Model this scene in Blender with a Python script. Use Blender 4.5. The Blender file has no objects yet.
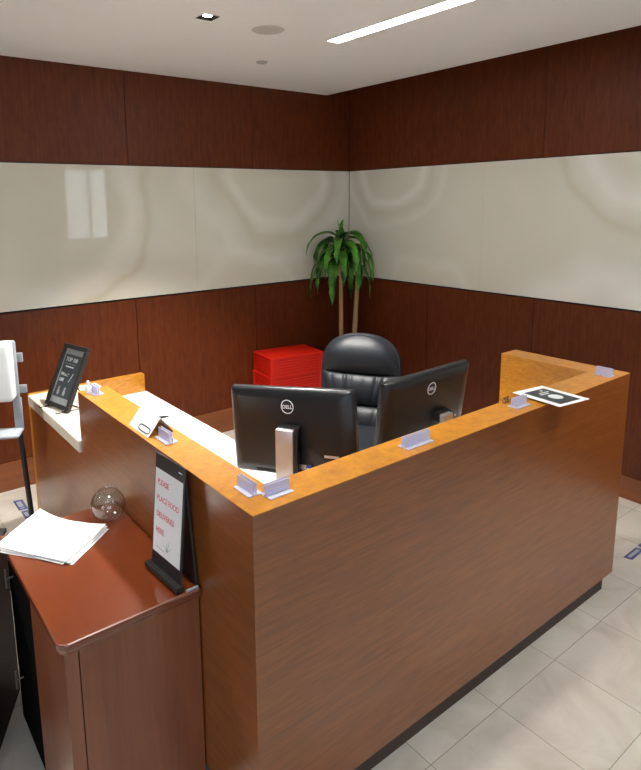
import bpy, bmesh, math, random
from mathutils import Matrix, Vector
random.seed(7)
PI = math.pi
scn = bpy.context.scene
COL = scn.collection

# ------------------------------------------------------------------ helpers
class MB:
    """collects shapes and links them as one mesh object"""
    def __init__(self):
        self.bm = bmesh.new()
    def _xf(self, verts, m):
        if m is not None:
            bmesh.ops.transform(self.bm, matrix=m, verts=verts)
    def box(self, x0, x1, y0, y1, z0, z1, bevel=0.0, seg=2, m=None):
        t = bmesh.new()
        mat = Matrix.Translation(((x0+x1)/2, (y0+y1)/2, (z0+z1)/2)) @ Matrix.Diagonal((abs(x1-x0), abs(y1-y0), abs(z1-z0), 1))
        bmesh.ops.create_cube(t, size=1.0, matrix=mat)
        if bevel > 0:
            bmesh.ops.bevel(t, geom=list(t.edges), offset=bevel, segments=seg, profile=0.5, affect='EDGES')
        self.merge(t, m)
        return self
    def merge(self, t, m=None):
        if m is not None:
            bmesh.ops.transform(t, matrix=m, verts=t.verts)
        me = bpy.data.meshes.new('tmp')
        t.to_mesh(me); t.free()
        self.bm.from_mesh(me)
        bpy.data.meshes.remove(me)
    def tube(self, p0, p1, r0, r1=None, seg=16, cap=True):
        r1 = r0 if r1 is None else r1
        p0, p1 = Vector(p0), Vector(p1)
        d = (p1-p0); a = d.normalized()
        u = a.orthogonal().normalized(); v = a.cross(u)
        t = bmesh.new(); r = []
        for p, rr in ((p0, r0), (p1, r1)):
            r.append([t.verts.new(p+(u*math.cos(2*PI*i/seg)+v*math.sin(2*PI*i/seg))*rr) for i in range(seg)])
        for i in range(seg):
            j = (i+1) % seg
            t.faces.new((r[0][i], r[0][j], r[1][j], r[1][i]))
        if cap:
            t.faces.new(list(reversed(r[0]))); t.faces.new(r[1])
        self.merge(t)
        return self
    def path(self, pts, r, seg=8):
        pts = [Vector(p) for p in pts]
        t = bmesh.new(); rings = []
        n = len(pts); u = None
        for k, p in enumerate(pts):
            d = (pts[min(k+1, n-1)]-pts[max(k-1, 0)]).normalized()
            if u is None:
                u = d.orthogonal().normalized()
            u = (u - d*u.dot(d)).normalized(); v = d.cross(u)
            rr = r[k] if isinstance(r, (list, tuple)) else r
            rings.append([t.verts.new(p+(u*math.cos(2*PI*i/seg)+v*math.sin(2*PI*i/seg))*rr) for i in range(seg)])
        for k in range(n-1):
            for i in range(seg):
                j = (i+1) % seg
                t.faces.new((rings[k][i], rings[k][j], rings[k+1][j], rings[k+1][i]))
        t.faces.new(list(reversed(rings[0]))); t.faces.new(rings[-1])
        self.merge(t)
        return self
    def lathe(self, prof, seg=32, m=None, close=True):
        t = bmesh.new(); rings = []
        for r, z in prof:
            rings.append([t.verts.new((max(r, 1e-5)*math.cos(2*PI*i/seg), max(r, 1e-5)*math.sin(2*PI*i/seg), z)) for i in range(seg)])
        for k in range(len(prof)-1):
            for i in range(seg):
                j = (i+1) % seg
                t.faces.new((rings[k][i], rings[k][j], rings[k+1][j], rings[k+1][i]))
        bmesh.ops.remove_doubles(t, verts=t.verts, dist=5e-5)
        bmesh.ops.recalc_face_normals(t, faces=t.faces)
        self.merge(t, m)
        return self
    def prism(self, poly, h0, h1, m=None, bevel=0.0):
        """poly: list of xy, extruded in z"""
        t = bmesh.new()
        a = [t.verts.new((x, y, h0)) for x, y in poly]
        b = [t.verts.new((x, y, h1)) for x, y in poly]
        n = len(poly)
        t.faces.new(list(reversed(a))); t.faces.new(b)
        for i in range(n):
            j = (i+1) % n
            t.faces.new((a[i], a[j], b[j], b[i]))
        bmesh.ops.recalc_face_normals(t, faces=t.faces)
        if bevel > 0:
            bmesh.ops.bevel(t, geom=list(t.edges), offset=bevel, segments=2, profile=0.5, affect='EDGES')
        self.merge(t, m)
        return self
    def grid(self, f, nu, nv, closed_u=False):
        t = bmesh.new()
        vs = [[t.verts.new(f(i/nu, j/nv)) for i in range(nu+(0 if closed_u else 1))] for j in range(nv+1)]
        w = nu if closed_u else nu
        for j in range(nv):
            for i in range(w):
                k = (i+1) % nu if closed_u else i+1
                t.faces.new((vs[j][i], vs[j][k], vs[j+1][k], vs[j+1][i]))
        self.merge(t)
        return self
    def build(self, name, mat, parent=None, world=False, smooth=False):
        if world and parent is not None:
            bmesh.ops.transform(self.bm, matrix=root_matrix(parent).inverted(), verts=self.bm.verts)
        me = bpy.data.meshes.new(name)
        self.bm.to_mesh(me); self.bm.free()
        if smooth:
            for p in me.polygons: p.use_smooth = True
            try: me.set_sharp_from_angle(angle=math.radians(40))
            except Exception: pass
        me.materials.append(mat)
        o = bpy.data.objects.new(name, me)
        COL.objects.link(o)
        if parent is not None: o.parent = parent
        return o

def root_matrix(o):
    m = o.matrix_basis.copy()
    while o.parent is not None:
        o = o.parent; m = o.matrix_basis @ m
    return m

def tag(o, label=None, cat=None, group=None, kind=None):
    if label: o['label'] = label
    if cat: o['category'] = cat
    if group: o['group'] = group
    if kind: o['kind'] = kind
    return o

def thing(name, label, cat, loc=(0, 0, 0), rz=0.0, group=None, m=None):
    o = bpy.data.objects.new(name, None)
    o.empty_display_size = 0.05
    COL.objects.link(o)
    if m is not None: o.matrix_basis = m
    else:
        o.location = loc; o.rotation_euler = (0, 0, rz)
    bpy.context.view_layer.update()
    return tag(o, label, cat, group)

def struct(name, mb, mat, label=None, smooth=False):
    o = mb.build(name, mat, smooth=smooth)
    o['kind'] = 'structure'
    if label: o['label'] = label
    return o

def copy_tree(o, parent=None):
    c = o.copy(); COL.objects.link(c)
    if parent is not None: c.parent = parent
    for ch in [x for x in bpy.data.objects if x.parent == o]:
        copy_tree(ch, c)
    return c

def lettering(name, s, size, mat, parent, m, align='LEFT', bold=0.0, sx=1.0):
    """raised letters, in the local plane of m (x right, y up, z out)"""
    cu = bpy.data.curves.new('txt', 'FONT')
    cu.body = s; cu.size = size; cu.extrude = 0.0003; cu.align_x = align; cu.offset = bold
    cu.resolution_u = 3
    to = bpy.data.objects.new('txt', cu)
    COL.objects.link(to)
    bpy.context.view_layer.update()
    me = bpy.data.meshes.new_from_object(to.evaluated_get(bpy.context.evaluated_depsgraph_get()))
    bpy.data.objects.remove(to); bpy.data.curves.remove(cu)
    me.transform(m @ Matrix.Diagonal((sx, 1, 1, 1)))
    me.materials.clear(); me.materials.append(mat)
    me.name = name
    o = bpy.data.objects.new(name, me); COL.objects.link(o); o.parent = parent
    return o

def frame_m(origin, ex, ey):
    """matrix from an origin and two directions; z = ex x ey"""
    ex = Vector(ex).normalized(); ey = Vector(ey)
    ey = (ey-ex*ey.dot(ex)).normalized(); ez = ex.cross(ey)
    m = Matrix((ex, ey, ez)).transposed().to_4x4()
    m.translation = Vector(origin)
    return m

# ------------------------------------------------------------------ materials
def new_mat(name):
    m = bpy.data.materials.new(name); m.use_nodes = True
    nt = m.node_tree
    return m, nt, nt.nodes['Principled BSDF']
def N(nt, t, **kw):
    n = nt.nodes.new(t)
    for k, v in kw.items():
        if k in n.inputs: n.inputs[k].default_value = v
        else: setattr(n, k, v)
    return n
def L(nt, a, b): nt.links.new(a, b)
def rgb(c): return (c[0], c[1], c[2], 1)

def plain(name, c, rough=0.5, metal=0.0, noise=0.06, scale=40, bump=0.0, spec=0.5, coat=0.0, trans=0.0, ior=1.5):
    m, nt, b = new_mat(name)
    b.inputs['Roughness'].default_value = rough
    b.inputs['Metallic'].default_value = metal
    b.inputs['Specular IOR Level'].default_value = spec
    b.inputs['Coat Weight'].default_value = coat
    b.inputs['Coat Roughness'].default_value = 0.05
    b.inputs['Transmission Weight'].default_value = trans
    b.inputs['IOR'].default_value = ior
    tc = N(nt, 'ShaderNodeTexCoord'); no = N(nt, 'ShaderNodeTexNoise', Scale=scale, Detail=3.0)
    L(nt, tc.outputs['Object'], no.inputs['Vector'])
    mx = N(nt, 'ShaderNodeMix', data_type='RGBA')
    mx.inputs['A'].default_value = rgb([x*(1-noise) for x in c]); mx.inputs['B'].default_value = rgb([min(1, x*(1+noise)) for x in c])
    L(nt, no.outputs['Fac'], mx.inputs['Factor']); L(nt, mx.outputs['Result'], b.inputs['Base Color'])
    if bump > 0:
        bp = N(nt, 'ShaderNodeBump', Strength=bump, Distance=0.002)
        L(nt, no.outputs['Fac'], bp.inputs['Height']); L(nt, bp.outputs['Normal'], b.inputs['Normal'])
    return m

def wood(name, dark, light, stretch, rough=0.35, coat=0.3, coat_rough=0.15, mott=None, fig=0.5, dist=1.5, spec=0.5):
    """stretch: texture scale per axis (small along the grain)"""
    m, nt, b = new_mat(name)
    b.inputs['Roughness'].default_value = rough
    b.inputs['Coat Weight'].default_value = coat
    b.inputs['Coat Roughness'].default_value = coat_rough
    b.inputs['Specular IOR Level'].default_value = spec
    tc = N(nt, 'ShaderNodeTexCoord')
    mp = N(nt, 'ShaderNodeMapping'); mp.inputs['Scale'].default_value = stretch
    L(nt, tc.outputs['Object'], mp.inputs['Vector'])
    n1 = N(nt, 'ShaderNodeTexNoise', Scale=1.0, Detail=6.0, Roughness=0.65, Distortion=dist)
    L(nt, mp.outputs['Vector'], n1.inputs['Vector'])
    mp2 = N(nt, 'ShaderNodeMapping'); mp2.inputs['Scale'].default_value = mott or [s*0.25 for s in stretch]
    L(nt, tc.outputs['Object'], mp2.inputs['Vector'])
    n2 = N(nt, 'ShaderNodeTexNoise', Scale=1.0, Detail=3.0, Roughness=0.5, Distortion=0.6)
    L(nt, mp2.outputs['Vector'], n2.inputs['Vector'])
    mix = N(nt, 'ShaderNodeMix', data_type='FLOAT'); mix.inputs['Factor'].default_value = fig
    L(nt, n1.outputs['Fac'], mix.inputs['A']); L(nt, n2.outputs['Fac'], mix.inputs['B'])
    cr = N(nt, 'ShaderNodeValToRGB')
    cr.color_ramp.elements[0].position = 0.34; cr.color_ramp.elements[0].color = rgb(dark)
    cr.color_ramp.elements[1].position = 0.66; cr.color_ramp.elements[1].color = rgb(light)
    L(nt, mix.outputs['Result'], cr.inputs['Fac']); L(nt, cr.outputs['Color'], b.inputs['Base Color'])
    return m

M = {}
M['wall_wood'] = wood('wall wood', (0.078, 0.0135, 0.0026), (0.145, 0.033, 0.0068), (55, 55, 1.6), rough=0.45, spec=0.3, coat=0.05, coat_rough=0.25, mott=(30, 30, 9), fig=0.45)
M['base_wood'] = wood('baseboard wood', (0.16, 0.044, 0.012), (0.26, 0.08, 0.022), (3, 3, 60), rough=0.42, coat=0.15, coat_rough=0.25)
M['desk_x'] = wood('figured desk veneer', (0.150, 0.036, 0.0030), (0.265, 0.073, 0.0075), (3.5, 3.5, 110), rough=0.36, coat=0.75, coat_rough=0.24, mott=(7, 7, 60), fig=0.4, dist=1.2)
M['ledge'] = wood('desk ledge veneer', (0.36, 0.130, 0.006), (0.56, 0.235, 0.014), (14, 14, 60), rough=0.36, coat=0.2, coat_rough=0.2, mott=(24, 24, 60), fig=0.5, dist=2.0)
M['cabinet'] = wood('cherry cabinet side', (0.14, 0.036, 0.012), (0.23, 0.068, 0.024), (30, 30, 1.2), rough=0.35, coat=0.3, coat_rough=0.15, mott=(9, 9, 0.8), fig=0.5)
M['cab_top'] = wood('polished cherry top', (0.118, 0.020, 0.0026), (0.165, 0.032, 0.0042), (14, 1.5, 14), rough=0.3, coat=1.0, coat_rough=0.085, mott=(6, 3, 6), fig=0.6, dist=0.3)
M['brown_dark'] = plain('dark brown plastic', (0.010, 0.005, 0.004), 0.6, spec=0.25)
M['black_gap'] = plain('black reveal', (0.004, 0.003, 0.003), 0.7)
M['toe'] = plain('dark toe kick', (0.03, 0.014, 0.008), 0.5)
M['white_top'] = plain('white laminate', (0.86, 0.86, 0.84), 0.3, noise=0.01)
M['marble'] = plain('cream stone', (0.72, 0.66, 0.54), 0.2, noise=0.06, scale=8)
M['black'] = plain('black plastic', (0.005, 0.0065, 0.009), 0.36, bump=0.05, scale=400)
M['black_gloss'] = plain('gloss black', (0.008, 0.008, 0.009), 0.08)
M['sat_black'] = plain('satin black', (0.014, 0.013, 0.013), 0.45)
M['silver'] = plain('brushed silver', (0.55, 0.55, 0.57), 0.38, metal=0.7, noise=0.03)
M['dark_metal'] = plain('dark metal', (0.16, 0.16, 0.17), 0.35, metal=0.8)
M['grey_plastic'] = plain('grey plastic', (0.33, 0.36, 0.39), 0.4)
M['white_plastic'] = plain('white plastic', (0.82, 0.84, 0.86), 0.25, noise=0.01)
M['paper'] = plain('white paper', (0.86, 0.86, 0.86), 0.7, noise=0.02)
M['letter_white'] = plain('white print', (0.72, 0.76, 0.80), 0.5, noise=0.01)
M['letter_red'] = plain('red print', (0.62, 0.10, 0.12), 0.6, noise=0.02)
M['letter_grey'] = plain('grey print', (0.33, 0.35, 0.38), 0.6)
M['print_dark'] = plain('dark print', (0.035, 0.045, 0.055), 0.5)
M['mount_grey'] = plain('grey mount', (0.26, 0.27, 0.28), 0.6)
M['red_plastic'] = plain('red plastic', (0.58, 0.012, 0.004), 0.38, noise=0.05)
M['leather'] = plain('black leather', (0.013, 0.017, 0.024), 0.46, noise=0.12, scale=120, bump=0.35, spec=0.55)
M['blue_mark'] = plain('blue vinyl', (0.05, 0.07, 0.20), 0.4)
M['blue'] = plain('blue plug', (0.04, 0.08, 0.35), 0.4)
M['soil'] = plain('soil', (0.03, 0.018, 0.01), 0.9, noise=0.4, scale=60)
M['cane'] = plain('plant cane', (0.45, 0.29, 0.13), 0.8, noise=0.25, scale=50, bump=0.4)
M['pot'] = plain('dark pot', (0.02, 0.017, 0.015), 0.4)
M['lamp_trim'] = plain('black lamp trim', (0.003, 0.003, 0.003), 0.9, spec=0.05)
M['ceiling'] = plain('ceiling paint', (0.90, 0.90, 0.90), 0.85, noise=0.01, scale=3)
M['speaker'] = plain('ceiling speaker grille', (0.50, 0.49, 0.46), 0.8, noise=0.03, scale=300)
M['room_paint'] = plain('wall paint', (0.62, 0.60, 0.56), 0.8, noise=0.02, scale=4)
M['alu'] = plain('window frame', (0.35, 0.36, 0.38), 0.35, metal=0.6)

def leaf_mat():
    m, nt, b = new_mat('leaf')
    b.inputs['Roughness'].default_value = 0.32
    tc = N(nt, 'ShaderNodeTexCoord'); no = N(nt, 'ShaderNodeTexNoise', Scale=9.0, Detail=2.0)
    L(nt, tc.outputs['Object'], no.inputs['Vector'])
    cr = N(nt, 'ShaderNodeValToRGB')
    cr.color_ramp.elements[0].position = 0.35; cr.color_ramp.elements[0].color = (0.03, 0.14, 0.026, 1)
    cr.color_ramp.elements[1].position = 0.65; cr.color_ramp.elements[1].color = (0.19, 0.56, 0.06, 1)
    L(nt, no.outputs['Fac'], cr.inputs['Fac']); L(nt, cr.outputs['Color'], b.inputs['Base Color'])
    return m
M['leaf'] = leaf_mat()

def clear_mat(name, tint, alpha_w):
    m, nt, b = new_mat(name)
    out = nt.nodes['Material Output']
    tr = N(nt, 'ShaderNodeBsdfTransparent'); tr.inputs['Color'].default_value = rgb(tint)
    ms = N(nt, 'ShaderNodeMixShader'); ms.inputs['Fac'].default_value = alpha_w
    b.inputs['Base Color'].default_value = rgb(tint); b.inputs['Roughness'].default_value = 0.12
    L(nt, tr.outputs[0], ms.inputs[1]); L(nt, b.outputs[0], ms.inputs[2]); L(nt, ms.outputs[0], out.inputs['Surface'])
    return m
M['clip'] = clear_mat('frosted clear plastic', (0.80, 0.81, 0.95), 0.62)

def window_glass():
    m, nt, b = new_mat('window pane')
    nt.nodes.remove(b)
    out = nt.nodes['Material Output']
    tr = N(nt, 'ShaderNodeBsdfTransparent'); gl = N(nt, 'ShaderNodeBsdfGlossy', Roughness=0.02)
    fr = N(nt, 'ShaderNodeFresnel', IOR=1.45); ms = N(nt, 'ShaderNodeMixShader')
    L(nt, fr.outputs[0], ms.inputs['Fac']); L(nt, tr.outputs[0], ms.inputs[1]); L(nt, gl.outputs[0], ms.inputs[2])
    L(nt, ms.outputs[0], out.inputs['Surface'])
    return m
M['pane'] = window_glass()
def glass():
    m, nt, b = new_mat('clear thin glass')
    nt.nodes.remove(b)
    out = nt.nodes['Material Output']
    tr = N(nt, 'ShaderNodeBsdfTransparent'); tr.inputs['Color'].default_value = (0.93, 0.95, 0.95, 1)
    gl = N(nt, 'ShaderNodeBsdfGlossy', Roughness=0.03)
    lf = N(nt, 'ShaderNodeLayerWeight'); pw = N(nt, 'ShaderNodeMath', operation='POWER'); pw.inputs[1].default_value = 3.0
    L(nt, lf.outputs['Facing'], pw.inputs[0])
    lw = N(nt, 'ShaderNodeMath', operation='MULTIPLY_ADD'); lw.inputs[1].default_value = 0.55; lw.inputs[2].default_value = 0.06; L(nt, pw.outputs[0], lw.inputs[0])
    ms = N(nt, 'ShaderNodeMixShader')
    L(nt, lw.outputs[0], ms.inputs['Fac']); L(nt, tr.outputs[0], ms.inputs[1]); L(nt, gl.outputs[0], ms.inputs[2])
    L(nt, ms.outputs[0], out.inputs['Surface'])
    return m
M['glass'] = glass()

def emit(name, c, s):
    m, nt, b = new_mat(name)
    b.inputs['Base Color'].default_value = rgb(c)
    b.inputs['Emission Color'].default_value = rgb(c); b.inputs['Emission Strength'].default_value = s
    return m
M['tube'] = emit('lit diffuser', (1.0, 0.97, 0.93), 24.0)
M['lamp'] = emit('lit lamp', (1.0, 0.93, 0.82), 30.0)

def onyx(name, rings, axis):
    """polished cream panels with soft bands bending around a few centres; rings: (h, z, radius, width, gain)"""
    m, nt, b = new_mat(name)
    b.inputs['Roughness'].default_value = 0.02
    b.inputs['Specular IOR Level'].default_value = 0.55
    tc = N(nt, 'ShaderNodeTexCoord')
    no = N(nt, 'ShaderNodeTexNoise', Scale=1.6, Detail=3.0, Roughness=0.45)
    L(nt, tc.outputs['Object'], no.inputs['Vector'])
    sub = N(nt, 'ShaderNodeVectorMath', operation='SUBTRACT'); sub.inputs[1].default_value = (0.5, 0.5, 0.5)
    L(nt, no.outputs['Color'], sub.inputs[0])
    sc = N(nt, 'ShaderNodeVectorMath', operation='SCALE'); sc.inputs['Scale'].default_value = 0.42
    L(nt, sub.outputs[0], sc.inputs[0])
    ad = N(nt, 'ShaderNodeVectorMath', operation='ADD')
    L(nt, tc.outputs['Object'], ad.inputs[0]); L(nt, sc.outputs[0], ad.inputs[1])
    acc = None
    for h, z, r, w, g in rings:
        c = (h, 0, z) if axis == 0 else (0, h, z)
        flat = N(nt, 'ShaderNodeVectorMath', operation='MULTIPLY'); flat.inputs[1].default_value = (1, 0, 1) if axis == 0 else (0, 1, 1)
        L(nt, ad.outputs[0], flat.inputs[0])
        d = N(nt, 'ShaderNodeVectorMath', operation='DISTANCE'); d.inputs[1].default_value = c
        L(nt, flat.outputs[0], d.inputs[0])
        a = N(nt, 'ShaderNodeMath', operation='SUBTRACT'); a.inputs[1].default_value = r
        L(nt, d.outputs['Value'], a.inputs[0])
        dv = N(nt, 'ShaderNodeMath', operation='DIVIDE'); dv.inputs[1].default_value = w
        L(nt, a.outputs[0], dv.inputs[0])
        sq = N(nt, 'ShaderNodeMath', operation='POWER'); sq.inputs[1].default_value = 2.0
        ab = N(nt, 'ShaderNodeMath', operation='ABSOLUTE'); L(nt, dv.outputs[0], ab.inputs[0]); L(nt, ab.outputs[0], sq.inputs[0])
        ng = N(nt, 'ShaderNodeMath', operation='MULTIPLY'); ng.inputs[1].default_value = -1.0; L(nt, sq.outputs[0], ng.inputs[0])
        ex = N(nt, 'ShaderNodeMath', operation='EXPONENT'); L(nt, ng.outputs[0], ex.inputs[0])
        gg = N(nt, 'ShaderNodeMath', operation='MULTIPLY'); gg.inputs[1].default_value = g*0.8; L(nt, ex.outputs[0], gg.inputs[0])
        if acc is None: acc = gg.outputs[0]
        else:
            s = N(nt, 'ShaderNodeMath', operation='ADD'); L(nt, acc, s.inputs[0]); L(nt, gg.outputs[0], s.inputs[1]); acc = s.outputs[0]
    n2 = N(nt, 'ShaderNodeTexNoise', Scale=1.1, Detail=2.0)
    L(nt, tc.outputs['Object'], n2.inputs['Vector'])
    m2 = N(nt, 'ShaderNodeMath', operation='MULTIPLY_ADD'); m2.inputs[1].default_value = 0.5; m2.inputs[2].default_value = 0.22
    L(nt, n2.outputs['Fac'], m2.inputs[0])
    s = N(nt, 'ShaderNodeMath', operation='ADD', use_clamp=True); L(nt, acc, s.inputs[0]); L(nt, m2.outputs[0], s.inputs[1])
    cr = N(nt, 'ShaderNodeValToRGB')
    e = cr.color_ramp.elements
    e[0].position = 0.1; e[0].color = (0.62, 0.58, 0.45, 1)
    e[1].position = 1.0; e[1].color = (0.88, 0.87, 0.80, 1)
    k = e.new(0.5); k.color = (0.72, 0.70, 0.60, 1)
    L(nt, s.outputs[0], cr.inputs['Fac']); L(nt, cr.outputs['Color'], b.inputs['Base Color'])
    return m
M['onyx_left'] = onyx('cream stone panels left', [(0.35, 1.85, 0.66, 0.09, 0.38), (0.35, 1.85, 0.80, 0.035, -0.32), (-0.3, 1.6, 1.45, 0.2, 0.12), (2.2, 2.2, 0.50, 0.06, 0.35), (2.2, 2.2, 0.62, 0.04, -0.2), (2.2, 2.2, 0.78, 0.06, 0.2), (1.9, 1.0, 0.5, 0.05, 0.18)], 0)
M['onyx_right'] = onyx('cream stone panels right', [(2.40, 2.25, 0.36, 0.05, 0.42), (2.40, 2.25, 0.47, 0.03, -0.15), (2.40, 2.25, 0.58, 0.035, 0.22), (0.36, 2.22, 0.42, 0.08, 0.45), (0.36, 2.22, 0.60, 0.035, -0.3), (0.36, 2.22, 0.2, 0.05, 0.2), (0.70, 0.95, 0.38, 0.14, 0.42), (2.0, 1.0, 0.40, 0.04, 0.2)], 1)

def floor_mat():
    m, nt, b = new_mat('stone floor tiles')
    b.inputs['Roughness'].default_value = 0.22
    tc = N(nt, 'ShaderNodeTexCoord')
    sep = N(nt, 'ShaderNodeSeparateXYZ'); L(nt, tc.outputs['Object'], sep.inputs[0])
    lines = []
    for ax, off in (('X', 1.012), ('Y', -0.085)):
        a = N(nt, 'ShaderNodeMath', operation='SUBTRACT'); a.inputs[1].default_value = off
        L(nt, sep.outputs[ax], a.inputs[0])
        dv = N(nt, 'ShaderNodeMath', operation='DIVIDE'); dv.inputs[1].default_value = 0.383 if ax == 'X' else 0.366
        L(nt, a.outputs[0], dv.inputs[0])
        pp = N(nt, 'ShaderNodeMath', operation='PINGPONG'); pp.inputs[1].default_value = 0.5
        L(nt, dv.outputs[0], pp.inputs[0])
        lt = N(nt, 'ShaderNodeMath', operation='LESS_THAN'); lt.inputs[1].default_value = 0.0042
        L(nt, pp.outputs[0], lt.inputs[0]); lines.append((lt, dv))
    mx = N(nt, 'ShaderNodeMath', operation='MAXIMUM'); L(nt, lines[0][0].outputs[0], mx.inputs[0]); L(nt, lines[1][0].outputs[0], mx.inputs[1])
    # a slightly different tone for each tile
    cb = N(nt, 'ShaderNodeCombineXYZ')
    for i in (0, 1):
        f = N(nt, 'ShaderNodeMath', operation='FLOOR'); L(nt, lines[i][1].outputs[0], f.inputs[0]); L(nt, f.outputs[0], cb.inputs[i])
    wn = N(nt, 'ShaderNodeTexWhiteNoise'); L(nt, cb.outputs[0], wn.inputs['Vector'])
    no = N(nt, 'ShaderNodeTexNoise', Scale=3.2, Detail=8.0, Roughness=0.6, Distortion=1.2)
    off = N(nt, 'ShaderNodeVectorMath', operation='MULTIPLY_ADD'); off.inputs[1].default_value = (7, 7, 7)
    L(nt, wn.outputs['Color'], off.inputs[0]); L(nt, tc.outputs['Object'], off.inputs[2]); L(nt, off.outputs[0], no.inputs['Vector'])
    cr = N(nt, 'ShaderNodeValToRGB'); e = cr.color_ramp.elements
    e[0].position = 0.3; e[0].color = (0.50, 0.455, 0.385, 1); e[1].position = 0.62; e[1].color = (0.62, 0.58, 0.51, 1)
    L(nt, no.outputs['Fac'], cr.inputs['Fac'])
    hv = N(nt, 'ShaderNodeMath', operation='MULTIPLY_ADD'); hv.inputs[1].default_value = 0.10; hv.inputs[2].default_value = 0.93
    L(nt, wn.outputs['Value'], hv.inputs[0])
    sc = N(nt, 'ShaderNodeVectorMath', operation='SCALE'); L(nt, cr.outputs['Color'], sc.inputs[0]); L(nt, hv.outputs[0], sc.inputs['Scale'])
    fin = N(nt, 'ShaderNodeMix', data_type='RGBA'); fin.inputs['B'].default_value = (0.30, 0.27, 0.22, 1)
    L(nt, mx.outputs[0], fin.inputs['Factor']); L(nt, sc.outputs[0], fin.inputs['A'])
    L(nt, fin.outputs['Result'], b.inputs['Base Color'])
    return m
M['floor'] = floor_mat()

# ------------------------------------------------------------------ camera
W_, H_ = 641, 770
F, PX, PY = 607.4779, 281.9993, 310.5897
cd = bpy.data.cameras.new('camera'); cam = bpy.data.objects.new('camera', cd); COL.objects.link(cam)
r = Vector((0.80037701, -0.59935765, -0.01292465)); u = Vector((0.11552229, 0.13304066, 0.98435501)); f = Vector((0.5882612, 0.7893482, -0.17572186))
mm = Matrix((r, u, -f)).transposed().to_4x4(); mm.translation = Vector((-0.7789, -1.1801, 1.8456))
cam.matrix_world = mm
cd.sensor_fit = 'VERTICAL'; cd.sensor_height = 24.0; cd.lens = F/H_*24.0
cd.shift_x = (W_/2-PX)/H_; cd.shift_y = (PY-H_/2)/H_
cd.clip_start = 0.02
scn.camera = cam

# ------------------------------------------------------------------ the room
XR, YL, ZC = 3.032, 2.902, 2.728       # right wall plane, left wall plane, ceiling
Z1, Z2 = 1.184, 2.107                  # cream band
TOP = 3.05
XW, YB, XE = -4.0, -6.0, 6.0           # the room behind the camera
YK = -3.0                              # the right wall ends here and the room widens
G = 0.0022

struct('floor', MB().box(XW-.1, XE+.1, YB-.1, YL+.2, -0.1, 0.0), M['floor'])

def panelled(axis, face, t0, t1, seams_wood, seams_stone, onyxm, name):
    """wall of wood panels with a cream band; axis 0: runs along x at y=face, axis 1: runs along y at x=face"""
    def bx(mb, a, b, d0, d1, z0, z1, bev=0.0):
        if axis == 0: mb.box(a, b, face+d0, face+d1, z0, z1, bev)
        else: mb.box(face+d0, face+d1, a, b, z0, z1, bev)
    mb = MB(); bx(mb, t0, t1+(0.15 if axis else 0.15), 0.02, 0.15, 0, TOP)
    w = struct(name, mb, M['black_gap'])
    sw = [t0]+sorted(s for s in seams_wood if t0 < s < t1)+[t1]
    ss = [t0]+sorted(s for s in seams_stone if t0 < s < t1)+[t1]
    for z0, z1 in ((0.0, Z1-0.012), (Z2+0.006, TOP)):
        for a, b in zip(sw[:-1], sw[1:]):
            q = MB(); bx(q, a+G, b-G, 0.0, 0.0198, z0, z1, 0.001); q.build('wood_panel', M['wall_wood'], w)
    for a, b in zip(ss[:-1], ss[1:]):
        q = MB(); bx(q, a+.0006, b-.0006, 0.003, 0.0198, Z1, Z2, 0.0004); q.build('stone_panel', onyxm, w)
    return w
panelled(0, YL, XW, XR, [0.955+1.04*k for k in range(-5, 3)], [1.465+2.08*k for k in range(-3, 2)], M['onyx_left'], 'wall_left')
panelled(1, XR, YK, YL, [1.063-0.915*k for k in range(-1, 6)], [1.5-2.0*k for k in range(0, 3)], M['onyx_right'], 'wall_right')
struct('baseboard_left', MB().box(XW, XR-.012, YL-.012, YL-.0005, 0.0, 0.19, 0.002), M['base_wood'])
struct('baseboard_right', MB().box(XR-.012, XR-.0005, YK, YL-.012, 0.0, 0.145, 0.002), M['base_wood'])

# plain walls of the rest of the room, with openings
def wall_with_holes(name, axis, face, t0, t1, holes, th=0.15, mat='room_paint'):
    mb = MB()
    ts = sorted({t0, t1, *[h[0] for h in holes], *[h[1] for h in holes]})
    zs = sorted({0.0, TOP, *[h[2] for h in holes], *[h[3] for h in holes]})
    for a, b in zip(ts[:-1], ts[1:]):
        for c, d in zip(zs[:-1], zs[1:]):
            if any(h[0]-1e-6 <= a and b <= h[1]+1e-6 and h[2]-1e-6 <= c and d <= h[3]+1e-6 for h in holes): continue
            if axis == 0: mb.box(a, b, face, face+th, c, d)
            else: mb.box(face, face+th, a, b, c, d)
    return struct(name, mb, M[mat])
rear_holes = [(3.3, 4.4, 1.08, 2.6), (-3.4, -0.4, 0.5, 2.5)]
west_holes = [(-4.6, -1.4, 0.5, 2.5)]
wall_with_holes('wall_rear', 0, YB-.15, XW, XE, rear_holes)
wall_with_holes('wall_far_left', 1, XW-.15, YB, YL, west_holes)
wall_with_holes('wall_far_right', 1, XE, YB, YK, [])
wall_with_holes('wall_jog', 0, YK, XR+.15, XE, [], mat='wall_wood')
wn = 0
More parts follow.
